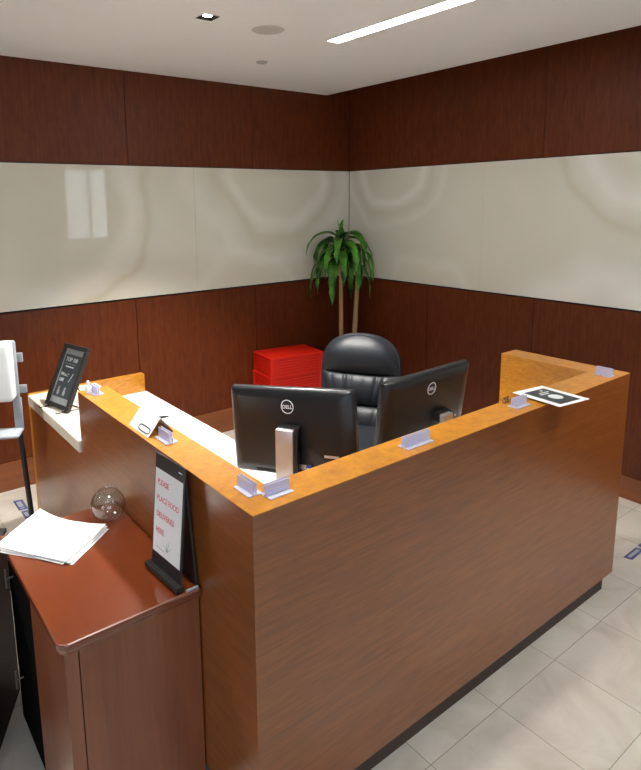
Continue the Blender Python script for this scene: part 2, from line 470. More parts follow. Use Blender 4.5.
for axis, face, hs in ((0, YB-.09, rear_holes), (1, XW-.09, west_holes)):
    for a, b, c, d in hs:
        wn += 1
        fr = MB(); k = 0.05
        def add(mb, p0, p1, q0, q1, dd=0.05):
            if axis == 0: mb.box(p0, p1, face-dd/2, face+dd/2, q0, q1)
            else: mb.box(face-dd/2, face+dd/2, p0, p1, q0, q1)
        nm = 2 if b-a < 2 else 4
        add(fr, a, b, c, c+k); add(fr, a, b, d-k, d)
        for i in range(nm+1):
            x = a+(b-a)*i/nm; x0 = min(max(x-k/2, a), b-k); add(fr, x0, x0+k, c+k, d-k)
        if b-a < 2:
            add(fr, a+k, b-k, c+.95, c+.98); add(fr, a+k, (a+b)/2, c+.45, c+.47)
        o = struct('window_%d' % wn, fr, M['alu'])
        pn = MB(); add(pn, a+k, b-k, c+k, d-k, 0.006); pn.build('pane', M['pane'], o)
        # daylight enters through the opening
        ld = bpy.data.lights.new('daylight', 'AREA'); ld.shape = 'RECTANGLE'; ld.size = b-a; ld.size_y = d-c
        lo = bpy.data.objects.new('daylight', ld); COL.objects.link(lo)
        ld.cycles.is_portal = True
        cx, cz = (a+b)/2, (c+d)/2
        if axis == 0: lo.location = (cx, face-.08, cz); lo.rotation_euler = (PI/2, 0, 0)
        else: lo.location = (face-.08, cx, cz); lo.rotation_euler = (PI/2, 0, -PI/2)

# ceiling slab with cut-outs for the line of light and the square lamps
XC, YC = XR-0.283, YL-0.02
LX0, LX1, LY0, LY1 = 1.585, 1.680, -0.6, 1.548
lamps = [(0.822, 1.537), (0.05, 0.30), (-1.3, 1.537), (2.3, -1.0), (0.5, -3.3), (-1.6, -1.8)]
watts = [400, 125, 200, 150, 50, 45]
hs = 0.044
holes = [(LX0, LX1, LY0, LY1)]+[(x-hs, x+hs, y-hs, y+hs) for x, y in lamps]
xs = sorted({XW, XC, *[h[0] for h in holes], *[h[1] for h in holes]})
ys = sorted({YB, YC, *[h[2] for h in holes], *[h[3] for h in holes]})
cm = MB()
for a, b in zip(xs[:-1], xs[1:]):
    for c, d in zip(ys[:-1], ys[1:]):
        if any(h[0]-1e-6 <= a and b <= h[1]+1e-6 and h[2]-1e-6 <= c and d <= h[3]+1e-6 for h in holes): continue
        cm.box(a, b, c, d, ZC, ZC+0.10)
cm.box(XC, XE, YB, YK, ZC, ZC+.1)
ceil = struct('ceiling', cm, M['ceiling'])
struct('ceiling_slab', MB().box(XW, XE, YB, YL+.15, TOP, TOP+.1), M['black_gap'])

t = thing('linear_ceiling_light', 'long narrow recessed white light line in the ceiling, lit', 'ceiling light', ((LX0+LX1)/2, (LY0+LY1)/2, ZC))
MB().box(LX0, LX1, LY0, LY1, ZC+.012, ZC+.02).build('diffuser', M['tube'], t, world=True)
q = MB()
q.box(LX0, LX1, LY0, LY1, ZC+.03, ZC+.06)
for a, b in ((LX0+.0003, LX0+.003), (LX1-.003, LX1-.0003)): q.box(a, b, LY0, LY1, ZC-.001, ZC+.03)
q.build('housing', M['white_plastic'], t, world=True)

def square_lamp(x, y, label, watts=26.0):
    t = thing('recessed_downlight', label, 'ceiling light', (x, y, ZC))
    h = MB()
    for a, b, c, d in ((-hs, -hs+.004, -hs, hs), (hs-.004, hs, -hs, hs), (-hs, hs, -hs, -hs+.004), (-hs, hs, hs-.004, hs)):
        h.box(a, b, c, d, -0.001, 0.07)
    h.box(-hs, hs, -hs, hs, 0.07, 0.075)
    h.build('housing', M['lamp_trim'], t)
    MB().lathe([(0, 0.007), (0.022, 0.0075), (0.026, 0.010), (0.026, 0.03), (0, 0.03)], 24).build('lamp', M['lamp'], t, smooth=True)
    ld = bpy.data.lights.new('downlight', 'SPOT'); ld.energy = watts; ld.spot_size = math.radians(94); ld.spot_blend = 0.5; ld.shadow_soft_size = 0.07
    ld.color = (1.0, 0.965, 0.91)
    lo = bpy.data.objects.new('downlight', ld); COL.objects.link(lo); lo.location = (x, y, ZC-0.012)
    return t
for i, (x, y) in enumerate(lamps):
    square_lamp(x, y, ['small square black downlight with a lit white lamp, left of the round ceiling speaker',
                       'square recessed downlight in the ceiling above the corner of the desk',
                       'square recessed downlight in the ceiling at the left, over the sanitizer stand side',
                       'square recessed downlight in the ceiling left of and behind the viewer',
                       'square recessed downlight in the ceiling behind the viewer, right of another',
                       'square recessed downlight in the ceiling far behind the viewer, on the left'][i],
                watts[i])

tag(MB().lathe([(0, -.004), (0.070, -.004), (0.082, -.002), (0.086, 0.0), (0, 0.0)], 40, Matrix.Translation((1.19, 1.552, ZC))).build('ceiling_speaker', M['speaker'], smooth=True),
    'flat round grey speaker grille in the ceiling between the square downlight and the light line', 'speaker')
tag(MB().lathe([(0, -.012), (0.022, -.011), (0.034, -.006), (0.037, 0.0), (0, 0.0)], 32, Matrix.Translation((1.583, 2.168, ZC))).build('smoke_detector', M['speaker'], smooth=True),
    'small round ceiling disc, a sprinkler cover, nearest the corner of the ceiling', 'smoke detector')

# ------------------------------------------------------------------ reception desk
L_, HD, TH, ZB = 2.047, 1.07, 0.125, 0.087
YE, YM, ZM = 2.13, 1.318, 0.85
desk = thing('reception_desk', 'U-shaped reception desk of figured golden brown wood with a raised ledge', 'desk', (0, 0, 0))
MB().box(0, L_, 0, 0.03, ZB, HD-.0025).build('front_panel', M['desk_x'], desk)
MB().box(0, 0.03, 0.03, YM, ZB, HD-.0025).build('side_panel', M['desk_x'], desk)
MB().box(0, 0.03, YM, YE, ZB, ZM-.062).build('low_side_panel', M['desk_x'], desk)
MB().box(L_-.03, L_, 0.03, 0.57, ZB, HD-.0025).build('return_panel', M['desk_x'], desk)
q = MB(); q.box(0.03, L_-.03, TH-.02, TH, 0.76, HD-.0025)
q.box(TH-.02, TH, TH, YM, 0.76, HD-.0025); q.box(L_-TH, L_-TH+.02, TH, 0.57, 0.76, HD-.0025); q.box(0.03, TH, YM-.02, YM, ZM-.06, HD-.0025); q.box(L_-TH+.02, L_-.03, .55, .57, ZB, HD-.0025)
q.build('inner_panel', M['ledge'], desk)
# the gold ledge, one continuous U
q = MB()
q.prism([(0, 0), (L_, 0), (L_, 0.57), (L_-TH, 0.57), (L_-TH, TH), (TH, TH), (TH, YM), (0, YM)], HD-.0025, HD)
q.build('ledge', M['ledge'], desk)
# end panel behind the stone ledge and behind the worktop's end
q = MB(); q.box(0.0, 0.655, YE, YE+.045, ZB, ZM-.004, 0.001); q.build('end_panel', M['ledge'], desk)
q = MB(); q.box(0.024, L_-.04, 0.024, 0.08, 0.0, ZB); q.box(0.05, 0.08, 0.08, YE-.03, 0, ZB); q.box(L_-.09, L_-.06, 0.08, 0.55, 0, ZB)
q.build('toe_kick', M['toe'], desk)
q = MB(); q.box(0.62, 0.65, 0.62, YE, 0.0, 0.70); q.box(0.65, 1.0, 0.62, 0.65, 0, 0.70)
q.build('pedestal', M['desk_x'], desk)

q = MB()
q.prism([(-.012, YM+.002), (0.36, YM+.002), (0.36, YE-.002), (-.012, YE-.002)], ZM-.055, ZM, bevel=0.004)
tag(q.build('stone_counter', M['marble']), 'cream stone ledge at the low end of the desk, under the picture frame', 'counter')
q = MB(); q.prism([(TH+.001, TH+.001), (L_-TH-.001, TH+.001), (L_-TH-.001, 0.65), (0.66, 0.65), (0.66, YE-.002), (0.362, YE-.002), (0.362, YM+.002), (TH+.001, YM+.002)], 0.705, 0.74, bevel=0.001)
wt = q.build('worktop', M['white_top'])
tag(wt, 'white L-shaped worktop inside the desk, below the wooden ledge', 'worktop')

# ------------------------------------------------------------------ cherry cabinet beside the desk
CX0, CY0, CY1, CZ = -0.420, 0.282, 0.965, 0.72
cab = thing('side_cabinet', 'glossy cherry wood side cabinet with black doors standing against the desk', 'cabinet', (-0.21, 0.6, 0))
q = MB()
for e0, z0, z1, bv in ((0.0, CZ-.024, CZ, .006), (0.006, CZ-.034, CZ-.024, .001)):
    q.prism([(CX0+.020+e0*.4, CY0+e0), (-.002, CY0+e0), (-.002, CY1), (CX0+e0, CY1), (CX0+e0, CY0+.020+e0*.4)], z0, z1, bevel=bv)
q.build('top', M['cab_top'], cab, world=True)
MB().box(CX0+.055, -.004, CY0+.016, CY0+.036, 0.0, CZ-.034, 0.001).build('end_panel', M['cabinet'], cab, world=True)
MB().prism([(CX0+.02, CY0+.034), (CX0+.052, CY0+.016), (CX0+.052, CY0+.05), (CX0+.02, CY0+.05)], 0.0, CZ-.034).build('corner_post', M['cabinet'], cab, world=True)
MB().box(CX0+.02, CX0+.04, CY0+.05, 0.66, 0.0, CZ-.034).build('side_panel', M['cabinet'], cab, world=True)
MB().box(CX0+.04, -.004, CY0+.05, CY1-.01, 0.05, CZ-.035).build('carcass', M['sat_black'], cab, world=True)
for k, (z0, z1, zh) in enumerate(((0.0, 0.40, 0.215), (0.404, CZ-.036, 0.60))):
    d = MB().box(CX0+.022, CX0+.0395, 0.663, CY1-.008, z0, z1, 0.002).build('door', M['lamp_trim'], cab, world=True)
    h = MB(); hx = CX0-.002
    yy = 0.885 if k else 0.878
    h.path([(hx, yy, zh-.035), (hx, yy, zh+.035)], 0.004); h.tube((hx, yy, zh), (CX0+.022, yy, zh), 0.003)
    h.build('handle', M['dark_metal'], d, world=True, smooth=True)

# dark bin further left
m = Matrix.Translation((-0.590, 1.026, 0)) @ Matrix.Rotation(math.radians(-27.5), 4, 'Z')
t = thing('waste_bin', 'tall dark brown square bin at the left edge, beyond the side cabinet', 'bin', m=m)
q = MB()
q.prism([(-.16, -.16), (.16, -.16), (.16, .16), (-.16, .16)], 0, 0.012)
for a, b, c, d in ((-.16, .16, -.16, -.152), (-.16, .16, .152, .16), (-.16, -.152, -.152, .152), (.152, .16, -.152, .152)): q.box(a, b, c, d, 0.012, 0.66)
q.build('body', M['brown_dark'], t)
q = MB()
for a, b, c, d in ((-.166, .166, -.166, -.15), (-.166, .166, .15, .166), (-.166, -.15, -.15, .15), (.15, .166, -.15, .15)): q.box(a, b, c, d, 0.66, 0.675, .002)
q.build('rim', M['sat_black'], t)

# ------------------------------------------------------------------ monitors
def monitor(label, m, w=0.51, h=0.31):
    """local: back of the screen towards -Y, x right, z up, origin at the middle of the lower edge"""
    t = thing('monitor', label, 'monitor', m=m, group='two black monitors on the worktop')
    q = MB()
    def rr(wx, z0, z1, rad, y0, y1):
        pts = []
        for cx, cz, a0 in ((wx-rad, z1-rad, 0), (-wx+rad, z1-rad, 90), (-wx+rad, z0+rad, 180), (wx-rad, z0+rad, 270)):
            for k in range(5):
                a = math.radians(a0+k*22.5); pts.append((cx+rad*math.cos(a), cz+rad*math.sin(a)))
        mt = Matrix(((1, 0, 0, 0), (0, 0, 1, 0), (0, 1, 0, 0), (0, 0, 0, 1)))
        q.prism(pts, y0, y1, m=mt)
    # back shell: outer rim then a shallow bulge
    rr(w/2, 0, h, 0.012, -0.008, 0.012)
    t2 = bmesh.new(); rows = []
    ring = []
    for s, y in ((1.0, -0.008), (0.985, -0.016), (0.93, -0.024), (0.80, -0.030)):
        pts = []
        for cx, cz, a0 in ((1, 1, 0), (-1, 1, 90), (-1, 0, 180), (1, 0, 270)):
            for k in range(5):
                rad = 0.012; a = math.radians(a0+k*22.5)
                X = cx*(w/2-rad)+rad*math.cos(a); Z = (h-rad if cz else rad)+rad*math.sin(a)
                pts.append(t2.verts.new((X*s, y, h/2+(Z-h/2)*(s if s > .9 else s-.02))))
        ring.append(pts)
    n = len(ring[0])
    for k in range(len(ring)-1):
        for i in range(n):
            j = (i+1) % n; t2.faces.new((ring[k][i], ring[k][j], ring[k+1][j], ring[k+1][i]))
    t2.faces.new(ring[-1]); bmesh.ops.recalc_face_normals(t2, faces=t2.faces)
    q.merge(t2)
    q.build('back_cover', M['black'], t, smooth=True)
    q = MB(); q.box(-w/2+.014, w/2-.014, 0.0121, 0.0128, 0.018, h-.014); q.build('screen', M['black_gloss'], t)
    q = MB(); q.box(-w/2+.001, w/2-.001, 0.0, 0.0115, h-.001, h+.0006); q.box(w/2-.001, w/2+.0008, 0.0, 0.0115, 0.02, h-.02); q.box(-w/2-.0008, -w/2+.001, 0.0, 0.0115, 0.02, h-.02)
    q.build('edge_trim', M['sat_black'], t)
    # bezel recesses low on the back
    q = MB(); q.box(-.15, -.05, -.0265, -.022, .012, .050); q.build('port_recess', M['black_gap'], t)
    q = MB()
    for k in range(3): q.box(0.030+k*.012, 0.040+k*.012, -.036, -.029, .035, .052)
    q.build('port_panel', M['silver'], t)
    q = MB(); q.tube((0.075, -.045, .045), (0.075, -.03, .045), .009, seg=10); q.build('cable_plug', M['blue'], t)
    q = MB(); q.path([(0.075, -.045, .045), (0.076, -.06, .02), (0.075, -.06, -.04), (0.07, -.05, -.088)], 0.005); q.build('cable', M['white_plastic'], t, smooth=True)
    q = MB(); q.box(.135, .19, -.031, -.026, .085, .094); q.build('button_bar', M['silver'], t)
    # round badge
    lg = MB()
    ym = -0.0305; cz = h*0.80
    pts = [(0.024*math.cos(2*PI*k/40), ym, cz+0.024*math.sin(2*PI*k/40)) for k in range(41)]
    lg.path(pts, 0.0016, 6)
    bd = lg.build('badge', M['letter_white'], t, smooth=True)
    lettering('lettering', 'DELL', 0.0185, M['letter_white'], bd, frame_m((0, ym-.0005, cz-.0065), (1, 0, 0), (0, 0, 1)), 'CENTER', 0.0003)
    return t
def rotm(loc, yaw, tilt, roll=0.0):
    return Matrix.Translation(loc) @ Matrix.Rotation(yaw, 4, 'Z') @ Matrix.Rotation(tilt, 4, 'X') @ Matrix.Rotation(roll, 4, 'Y')
m1 = rotm((0.495, 0.457, 0.868), -1.15, -0.06, -0.098)
mon1 = monitor('black monitor with its back to the desk corner and its silver stand in full view', m1, 0.50, 0.323)
m2 = rotm((1.045, 0.361, 0.881), 0.024, 0.129)
mon2 = monitor('right one of the two black monitors, leaning back beside the leather chair', m2)
def add_stand(t, mw, yaw, dy, zneck, w=0.066, shift=0.0):
    U = Matrix.Translation((mw.translation.x, mw.translation.y, 0)) @ Matrix.Rotation(yaw, 4, 'Z')
    inv = root_matrix(t).inverted()
    def place(q): bmesh.ops.transform(q.bm, matrix=inv @ U, verts=q.bm.verts); return q
    zw = 0.741
    s = shift
    q = MB(); q.box(s-w/2, s+w/2, dy-.012, dy+.012, zw+.008, zneck, 0.004); nk = place(q).build('stand_neck', M['silver'], t, smooth=True)
    q = MB(); q.box(s+w/2+.0005, s+w/2+.014, dy-.006, dy+.02, zw+.01, zneck-.01, 0.002); place(q).build('neck_back', M['black'], nk)
    q = MB(); q.box(s-.11, s+.11, dy-.05, dy+.12, zw, zw+.01, 0.004); place(q).build('stand_base', M['silver'], t, smooth=True)
    q = MB(); q.box(s-.03, s+.045, dy+.008, -0.02, zneck-.035, zneck+.004, 0.003); place(q).build('tilt_hinge', M['sat_black'], t)
add_stand(mon1, m1, -1.0, -0.062, 1.062, shift=-0.018)
add_stand(mon2, m2, 0.024, -0.085, 1.012, w=0.060, shift=0.068)

# ------------------------------------------------------------------ office chair
ch = thing('office_chair', 'black padded leather executive office chair behind the two monitors', 'chair', (1.650, 1.400, 0), -1.0)
def cushion(z0, z1, hw, y0, puff, dome=False, wr=0.0, nu=72, nv=24, seed=0):
    rnd = random.Random(seed); ph = [rnd.uniform(0, 6.28) for _ in range(4)]
    q = MB()
    def hwid(v):
        if not dome: return hw*(1-0.02*math.cos(v*PI))
        return hw*max(0.0, (1-abs(v)**3.0))**(1/2.3)*1.0
    def P(uu, vv, side):
        a = uu*2-1; v = vv
        W = hwid(v)
        edge = (1-abs(a)**5)
        vert = max(0.0, math.sin(PI*min(max(v, 0.0), 1.0)))**0.42 if not dome else (max(0.0, math.sin(PI*min(v, 0.55)/0.55*0.5))**0.45*(1-max(0, v-.5)**2*3.2))
        d = puff*edge*vert
        if wr > 0.01:
            g = 0
            for i in range(6):
                cx = -0.72+0.29*i+0.07*math.sin(ph[0]+i*2.3)+(v-1)*0.12*(i-2.5)*0.6
                g -= math.exp(-((a-cx)/0.045)**2)*(0.6+0.4*math.sin(ph[1]+i*1.9))
            d += wr*0.6*edge*vert*g*(0.25+0.75*v**1.3)
        z = z0+(z1-z0)*v
        return (a*W, y0-(d if side else -0.0), z)
    q.grid(lambda a, b: P(a, b, True), nu, nv)
    q.grid(lambda a, b: (P(1-a, b, False)[0], y0+0.03, P(1-a, b, False)[2]), nu, nv)
    # side skirt
    q.grid(lambda a, b: ((1-2*0)*P(0, a, True)[0], y0+0.03*b, P(0, a, True)[2]), nv, 2)
    q.grid(lambda a, b: (P(1, 1-a, True)[0], y0+0.03*b, P(1, 1-a, True)[2]), nv, 2)
    bmesh.ops.remove_doubles(q.bm, verts=q.bm.verts, dist=0.0005)
    bmesh.ops.recalc_face_normals(q.bm, faces=q.bm.faces)
    return q
TILT = Matrix.Translation((0, 0.20, 0.45)) @ Matrix.Rotation(math.radians(-7), 4, 'X') @ Matrix.Translation((0, -0.20, -0.45))
def tilt(q): bmesh.ops.transform(q.bm, matrix=TILT, verts=q.bm.verts); return q
CH = 1.022
# outer shell, dome topped
pts = []
hw = 0.258
for k in range(0, 41):
    a = PI*k/40
    c, s = math.cos(a), math.sin(a)
    pts.append((hw*math.copysign(abs(c)**0.85, c), CH-0.22+0.22*abs(s)**0.85))
pts += [(-hw, 0.46), (-hw+.05, 0.40), (hw-.05, 0.40), (hw, 0.46)]
q = MB(); q.prism(pts, 0, 0.055, m=Matrix(((1, 0, 0, 0), (0, 0, 1, 0.205), (0, 1, 0, 0), (0, 0, 0, 1))), bevel=0.016)
bk = tilt(q).build('backrest', M['leather'], ch, smooth=True)
tilt(cushion(0.765, CH-.006, 0.247, 0.205, 0.080, dome=True, wr=0.003, seed=1)).build('head_cushion', M['leather'], bk, smooth=True)
tilt(cushion(0.565, 0.770, 0.245, 0.205, 0.066, wr=0.03, seed=2)).build('back_cushion', M['leather'], bk, smooth=True)
tilt(cushion(0.37, 0.568, 0.245, 0.205, 0.074, wr=0.03, seed=5)).build('lumbar_cushion', M['leather'], bk, smooth=True)
q = MB(); q.box(-.25, .25, -.27, .20, 0.36, 0.46, 0.04, 4); q.build('seat', M['leather'], ch, smooth=True)
for s in (-1, 1):
    q = MB(); q.box(s*.30-.035, s*.30+.035, -.20, .12, 0.64, 0.675, 0.012, 3)
    q.path([(s*.27, .1, .43), (s*.31, .10, .50), (s*.31, .08, .645)], 0.014); q.path([(s*.27, -.14, .43), (s*.31, -.16, .5), (s*.31, -.15, .645)], 0.014)
    q.build('armrest', M['sat_black'], ch, smooth=True)
q = MB(); q.tube((0, 0, .10), (0, 0, .26), .03); q.tube((0, 0, .26), (0, 0, .40), .018); q.box(-.12, .12, -.12, .12, .375, .40); q.build('gas_lift', M['sat_black'], ch, smooth=True)
st = MB()
for k in range(5):
    a = 2*PI*k/5+.3; c, s = math.cos(a), math.sin(a)
    st.path([(0, 0, .12), (c*.15, s*.15, .11), (c*.30, s*.30, .075)], [.026, .02, .014])
sb = st.build('star_base', M['sat_black'], ch, smooth=True)
for k in range(5):
    a = 2*PI*k/5+.3; c, s = math.cos(a), math.sin(a)
    q = MB(); q.tube((c*.30-s*.012, s*.30+c*.012, .028), (c*.30+s*.012, s*.30-c*.012, .028), .028, seg=20); q.tube((c*.30, s*.30, .03), (c*.30, s*.30, .078), .008)
    q.build('caster', M['sat_black'], sb, smooth=True)

# ------------------------------------------------------------------ red baskets
def crate(m, label):
    t = thing('plastic_crate', label, 'crate', m=m, group='stack of red plastic crates')
    X, Y, Hh, th = 0.240, 0.155, 0.160, 0.004
    q = MB()
    q.box(-X, X, -Y, Y, 0, 0.004, 0.001)
    for s in (-1, 1):
        q.box(-X+.006, X-.006, s*(Y-.006)-th/2, s*(Y-.006)+th/2, 0.004, Hh-.002)
        q.box(s*(X-.006)-th/2, s*(X-.006)+th/2, -Y+.006, Y-.006, 0.004, Hh-.002)
    q.build('tub', M['red_plastic'], t)
    q = MB()
    for s in (-1, 1):
        for k in range(5):
            z = 0.028+k*0.022
            q.box(-X+.03, X-.03, s*(Y-.001)-.003, s*(Y-.001)+.003, z, z+.009, .0015)
            q.box(s*(X-.001)-.003, s*(X-.001)+.003, -Y+.03, Y-.03, z, z+.009, .0015)
        for x in (-X+.015, X-.015): q.box(x-.014, x+.014, s*(Y-.001)-.004, s*(Y-.001)+.004, .004, Hh-.018, .002)
        for y in (-Y+.015, Y-.015): q.box(s*(X-.001)-.004, s*(X-.001)+.004, y-.014, y+.014, .004, Hh-.018, .002)
    q.build('ribs', M['red_plastic'], t)
    q = MB(); q.box(-X-.005, X+.005, -Y-.005, Y+.005, Hh-.018, Hh-.001, .004, 3); q.build('lid', M['red_plastic'], t)
    return t
words = ['lowest red plastic crate of the stack, standing on the floor by the wall', 'second red plastic crate from the floor in the stack by the wall',
         'second red plastic crate from the top of the stack', 'topmost red plastic crate of the stack, left of the leather chair']
b0 = None
for k in range(4):
    bm_ = Matrix.Translation((2.155+0.004*math.sin(k*2.1), 2.690-.012*(k % 2), 0.001+0.1605*k)) @ Matrix.Rotation(math.radians(-7+1.5*math.sin(k*1.7)), 4, 'Z')
    if b0 is None: b0 = crate(bm_, words[0])
    else:
        c = copy_tree(b0); c.matrix_basis = bm_; c['label'] = words[k]

# ------------------------------------------------------------------ plant
pl = thing('potted_dracaena', 'tall potted plant with two bare canes and drooping strap leaves in the room corner', 'plant', (2.74, 2.60, 0))
MB().lathe([(0, 0), (.12, 0), (.125, .01), (.155, .34), (.165, .345), (.165, .37), (.15, .37), (.147, .33), (0, .33)], 32).build('pot', M['pot'], pl, smooth=True)
MB().lathe([(0, .335), (.142, .335), (.142, .325), (0, .325)], 24).build('soil', M['soil'], pl)
q = MB(); q.path([(2.675, 2.60, .33), (2.668, 2.60, .72), (2.662, 2.60, 1.10), (2.655, 2.60, 1.42)], [.021, .019, .017, .014], 14); q.build('cane', M['cane'], pl, world=True, smooth=True)
q = MB(); q.path([(2.80, 2.60, .33), (2.825, 2.60, .72), (2.85, 2.60, 1.12), (2.868, 2.60, 1.49)], [.023, .022, .019, .017], 14); q.build('cane', M['cane'], pl, world=True, smooth=True)
def leaf(q, base, az, el, ln, wd, droop, twist=0.0):
    n = 14; p = Vector(base); a = el; pts = []
    hd = Vector((math.cos(az), math.sin(az), 0)); step = ln/n
    sd0 = Vector((-math.sin(az), math.cos(az), 0))
    t = bmesh.new(); rows = []
    for k in range(n+1):
        s = k/n
        d = hd*math.cos(a)+Vector((0, 0, math.sin(a)))
        nrm = -hd*math.sin(a)+Vector((0, 0, math.cos(a)))
        w = wd*(0.35+0.65*math.sin(PI*min(1, s*1.15+0.12))**0.8) if s < .78 else wd*max(0.02, (1-s)/.22)*0.75
        sd = (sd0*math.cos(twist*s)+nrm*math.sin(twist*s))
        rows.append([t.verts.new(p-sd*w/2+nrm*w*.16), t.verts.new(p-nrm*w*.02), t.verts.new(p+sd*w/2+nrm*w*.16)])
        p = p+d*step
        a = max(a-droop/n*(1.6 if a > 0 else 0.9), -1.50)
        if p.x > XR-.03: p.x = XR-.03
        if p.y > YL-.03: p.y = YL-.03
    for k in range(n):
        for i in range(2): t.faces.new((rows[k][i], rows[k][i+1], rows[k+1][i+1], rows[k+1][i]))
    ext = bmesh.ops.solidify(t, geom=list(t.faces), thickness=0.0008)
    q.merge(t)
rnd = random.Random(11)
q = MB()
for k in range(30):
    az = k*2.39996+.4; lvl = k/29
    z = 1.33+0.20*lvl
    leaf(q, (2.655+.012*math.cos(az), 2.60+.012*math.sin(az), z), az, 0.25+0.95*lvl, rnd.uniform(.40, .52)*(1-.2*lvl), rnd.uniform(.064, .082), rnd.uniform(2.4, 3.2), rnd.uniform(-.5, .5))
# the upright tuft on top and the arches to the right
for dz, az, el in ((1.50, 2.2, 1.50), (1.51, 5.1, 1.48), (1.50, 0.4, 1.45)):
    leaf(q, (2.655, 2.60, dz), az, el, 0.20, 0.052, 0.10)
leaf(q, (2.66, 2.60, 1.50), -0.75, 1.15, 0.40, 0.038, 3.3, .4)
leaf(q, (2.66, 2.60, 1.46), -0.70, 0.75, 0.42, 0.030, 3.0, .3)
leaf(q, (2.65, 2.60, 1.50), 2.45, 1.0, 0.40, 0.045, 3.2, .2)
q.path([(2.655, 2.60, 1.40), (2.655, 2.60, 1.53)], [.016, .010], 10)
q.build('foliage', M['leaf'], pl, world=True, smooth=True)
q = MB()
for k in range(7):
    az = k*0.95-2.4
    leaf(q, (2.866, 2.60, 1.455-.02*(k % 3)), az, 0.15-.2*(k % 2), rnd.uniform(.24, .36), 0.036, 2.8, .3)
q.build('foliage', M['leaf'], pl, world=True, smooth=True)

# ------------------------------------------------------------------ clear clips on the ledge
def clip(loc, rz, ln, label, group='clear plastic clips along the ledge'):
    q = MB(); h = ln/2
    q.box(-h, h, -.024, .020, 0, .0035, .001)
    q.box(-h, h, -.0065, -.004, .0035, .036, .0008); q.box(-h, h, .004, .0065, .0035, .036, .0008)
    q.box(-h, h, -.004, .004, .0035, .006)
    o = q.build('shield_clip', M['clip']); o.location = loc; o.rotation_euler = (0, 0, rz)
    return tag(o, label, 'clip', group)
zt = HD+.0004
for (x, y, a, ln, lb) in ((0.050, 1.245, PI/2, .080, 'clear plastic clip on the ledge at its far left end, next to the white bottle'),
                          (0.052, 0.592, PI/2, .085, 'clear plastic clip on the ledge just right of the white tent card'),
                          (0.064, 0.122, PI/2, .078, 'clear plastic clip left of the desk corner, first on the left arm'),
                          (0.122, 0.062, 0, .080, 'clear plastic clip right of the desk corner, below the silver monitor stand'),
                          (0.675, 0.056, 0, .125, 'clear plastic clip on the front ledge, just below the right monitor'),
                          (1.265, 0.060, 0, .085, 'clear plastic clip holding the white placard on the front ledge'),
                          (1.920, 0.055, PI/2, .070, 'clear plastic clip at the far right corner of the ledge')):
    clip((x, y, zt), a, ln, lb)

# white bottle
t = thing('sanitizer_bottle', 'tiny white pump bottle on the far left end of the ledge', 'bottle', (0.028, 1.262, zt))
MB().lathe([(0, 0), (.012, 0), (.013, .003), (.013, .026), (.011, .031), (.005, .034), (0, .034)], 20).build('bottle_body', M['white_plastic'], t, smooth=True)
MB().lathe([(0, .034), (.0055, .034), (.0055, .050), (.004, .054), (0, .054)], 16).build('cap', M['white_plastic'], t, smooth=True)

# tent card
t = thing('tent_card', 'white folded tent card with a dark oval outline, on the left ledge', 'card', (0.055, 0.725, zt))
ridge = 0.058
def sheet(p, th=.0012):
    a, b, c, d = [Vector(v) for v in p]
    n = (b-a).cross(d-a).normalized()*th
    tt = bmesh.new(); v = [tt.verts.new(x) for x in (a, b, c, d)]+[tt.verts.new(x+n) for x in (a, b, c, d)]
    for fidx in ((3, 2, 1, 0), (4, 5, 6, 7), (0, 1, 5, 4), (1, 2, 6, 5), (2, 3, 7, 6), (3, 0, 4, 7)): tt.faces.new([v[i] for i in fidx])
    return tt
q = MB()
q.merge(sheet([(-.042, .08, 0), (-.042, -.08, 0), (.006, -.08, ridge), (.006, .08, ridge)]))
q.build('front_leaf', M['paper'], t)
q = MB(); q.merge(sheet([(.054, -.08, 0), (.054, .08, 0), (.0075, .08, ridge), (.0075, -.08, ridge)])); q.build('back_leaf', M['paper'], t)
fm = frame_m((-.042, .08, 0), (0, -1, 0), (.048, 0, ridge))
q = MB(); ov = []
for k in range(33):
    a = 2*PI*k/32; c, s = math.cos(a), math.sin(a)
    ov.append(fm @ Vector((.108+.042*math.copysign(abs(c)**.5, c), .018+.010*math.copysign(abs(s)**.7, s), .0002)))
q.path(ov, .0026, 6); q.build('oval_print', M['print_dark'], t)
# pen lying on the worktop
q = MB(); q.path([(0.455, 1.640, .748), (0.475, 1.637, .749), (0.53, 1.63, .7475), (0.56, 1.625, .7455)], [.008, .0085, .006, .0025], 10)
tag(q.build('marker_pen', M['sat_black'], smooth=True), 'black marker pen lying on the white worktop beyond the tent card', 'pen')

# placard on the ledge
ex = Vector((1.5425-1.396, -.065-.170, 0))
C0, C1, C2, C3 = Vector((1.372, .155, 1.0765)), Vector((1.545, .136, 1.0775)), Vector((1.512, -.082, 1.0825)), Vector((1.340, -.061, 1.0815))
pm = frame_m(C3, C2-C3, C0-C3)      # x along the long side seen lower right, y inward
t = thing('placard', 'white placard with a dark printed block lying on the front ledge, overhanging its edge', 'sign', m=frame_m(C0, C3-C0, C1-C0))
pw, ph = (C3-C0).length, (C1-C0).length
MB().box(0, pw, 0, ph, -.0012, 0).build('card', M['paper'], t)
MB().box(.030, pw-.018, .028, ph-.028, .0001, .0006).build('printed_block', M['print_dark'], t)
q = MB()
q.lathe([(0, .0007), (.027, .0007), (.027, .0012), (0, .0012)], 28, Matrix.Translation((pw*.60, ph*.52, 0)) @ Matrix.Diagonal((1.05, 1.0, 1, 1)))
q.box(pw*.31, pw*.34, ph*.40, ph*.72, .0007, .0012); q.box(pw*.38, pw*.41, ph*.34, ph*.62, .0007, .0012)
q.lathe([(0, .0007), (.006, .0007), (.006, .0012), (0, .0012)], 16, Matrix.Translation((pw*.23, ph*.62, 0)))
q.build('white_print', M['letter_white'], t)
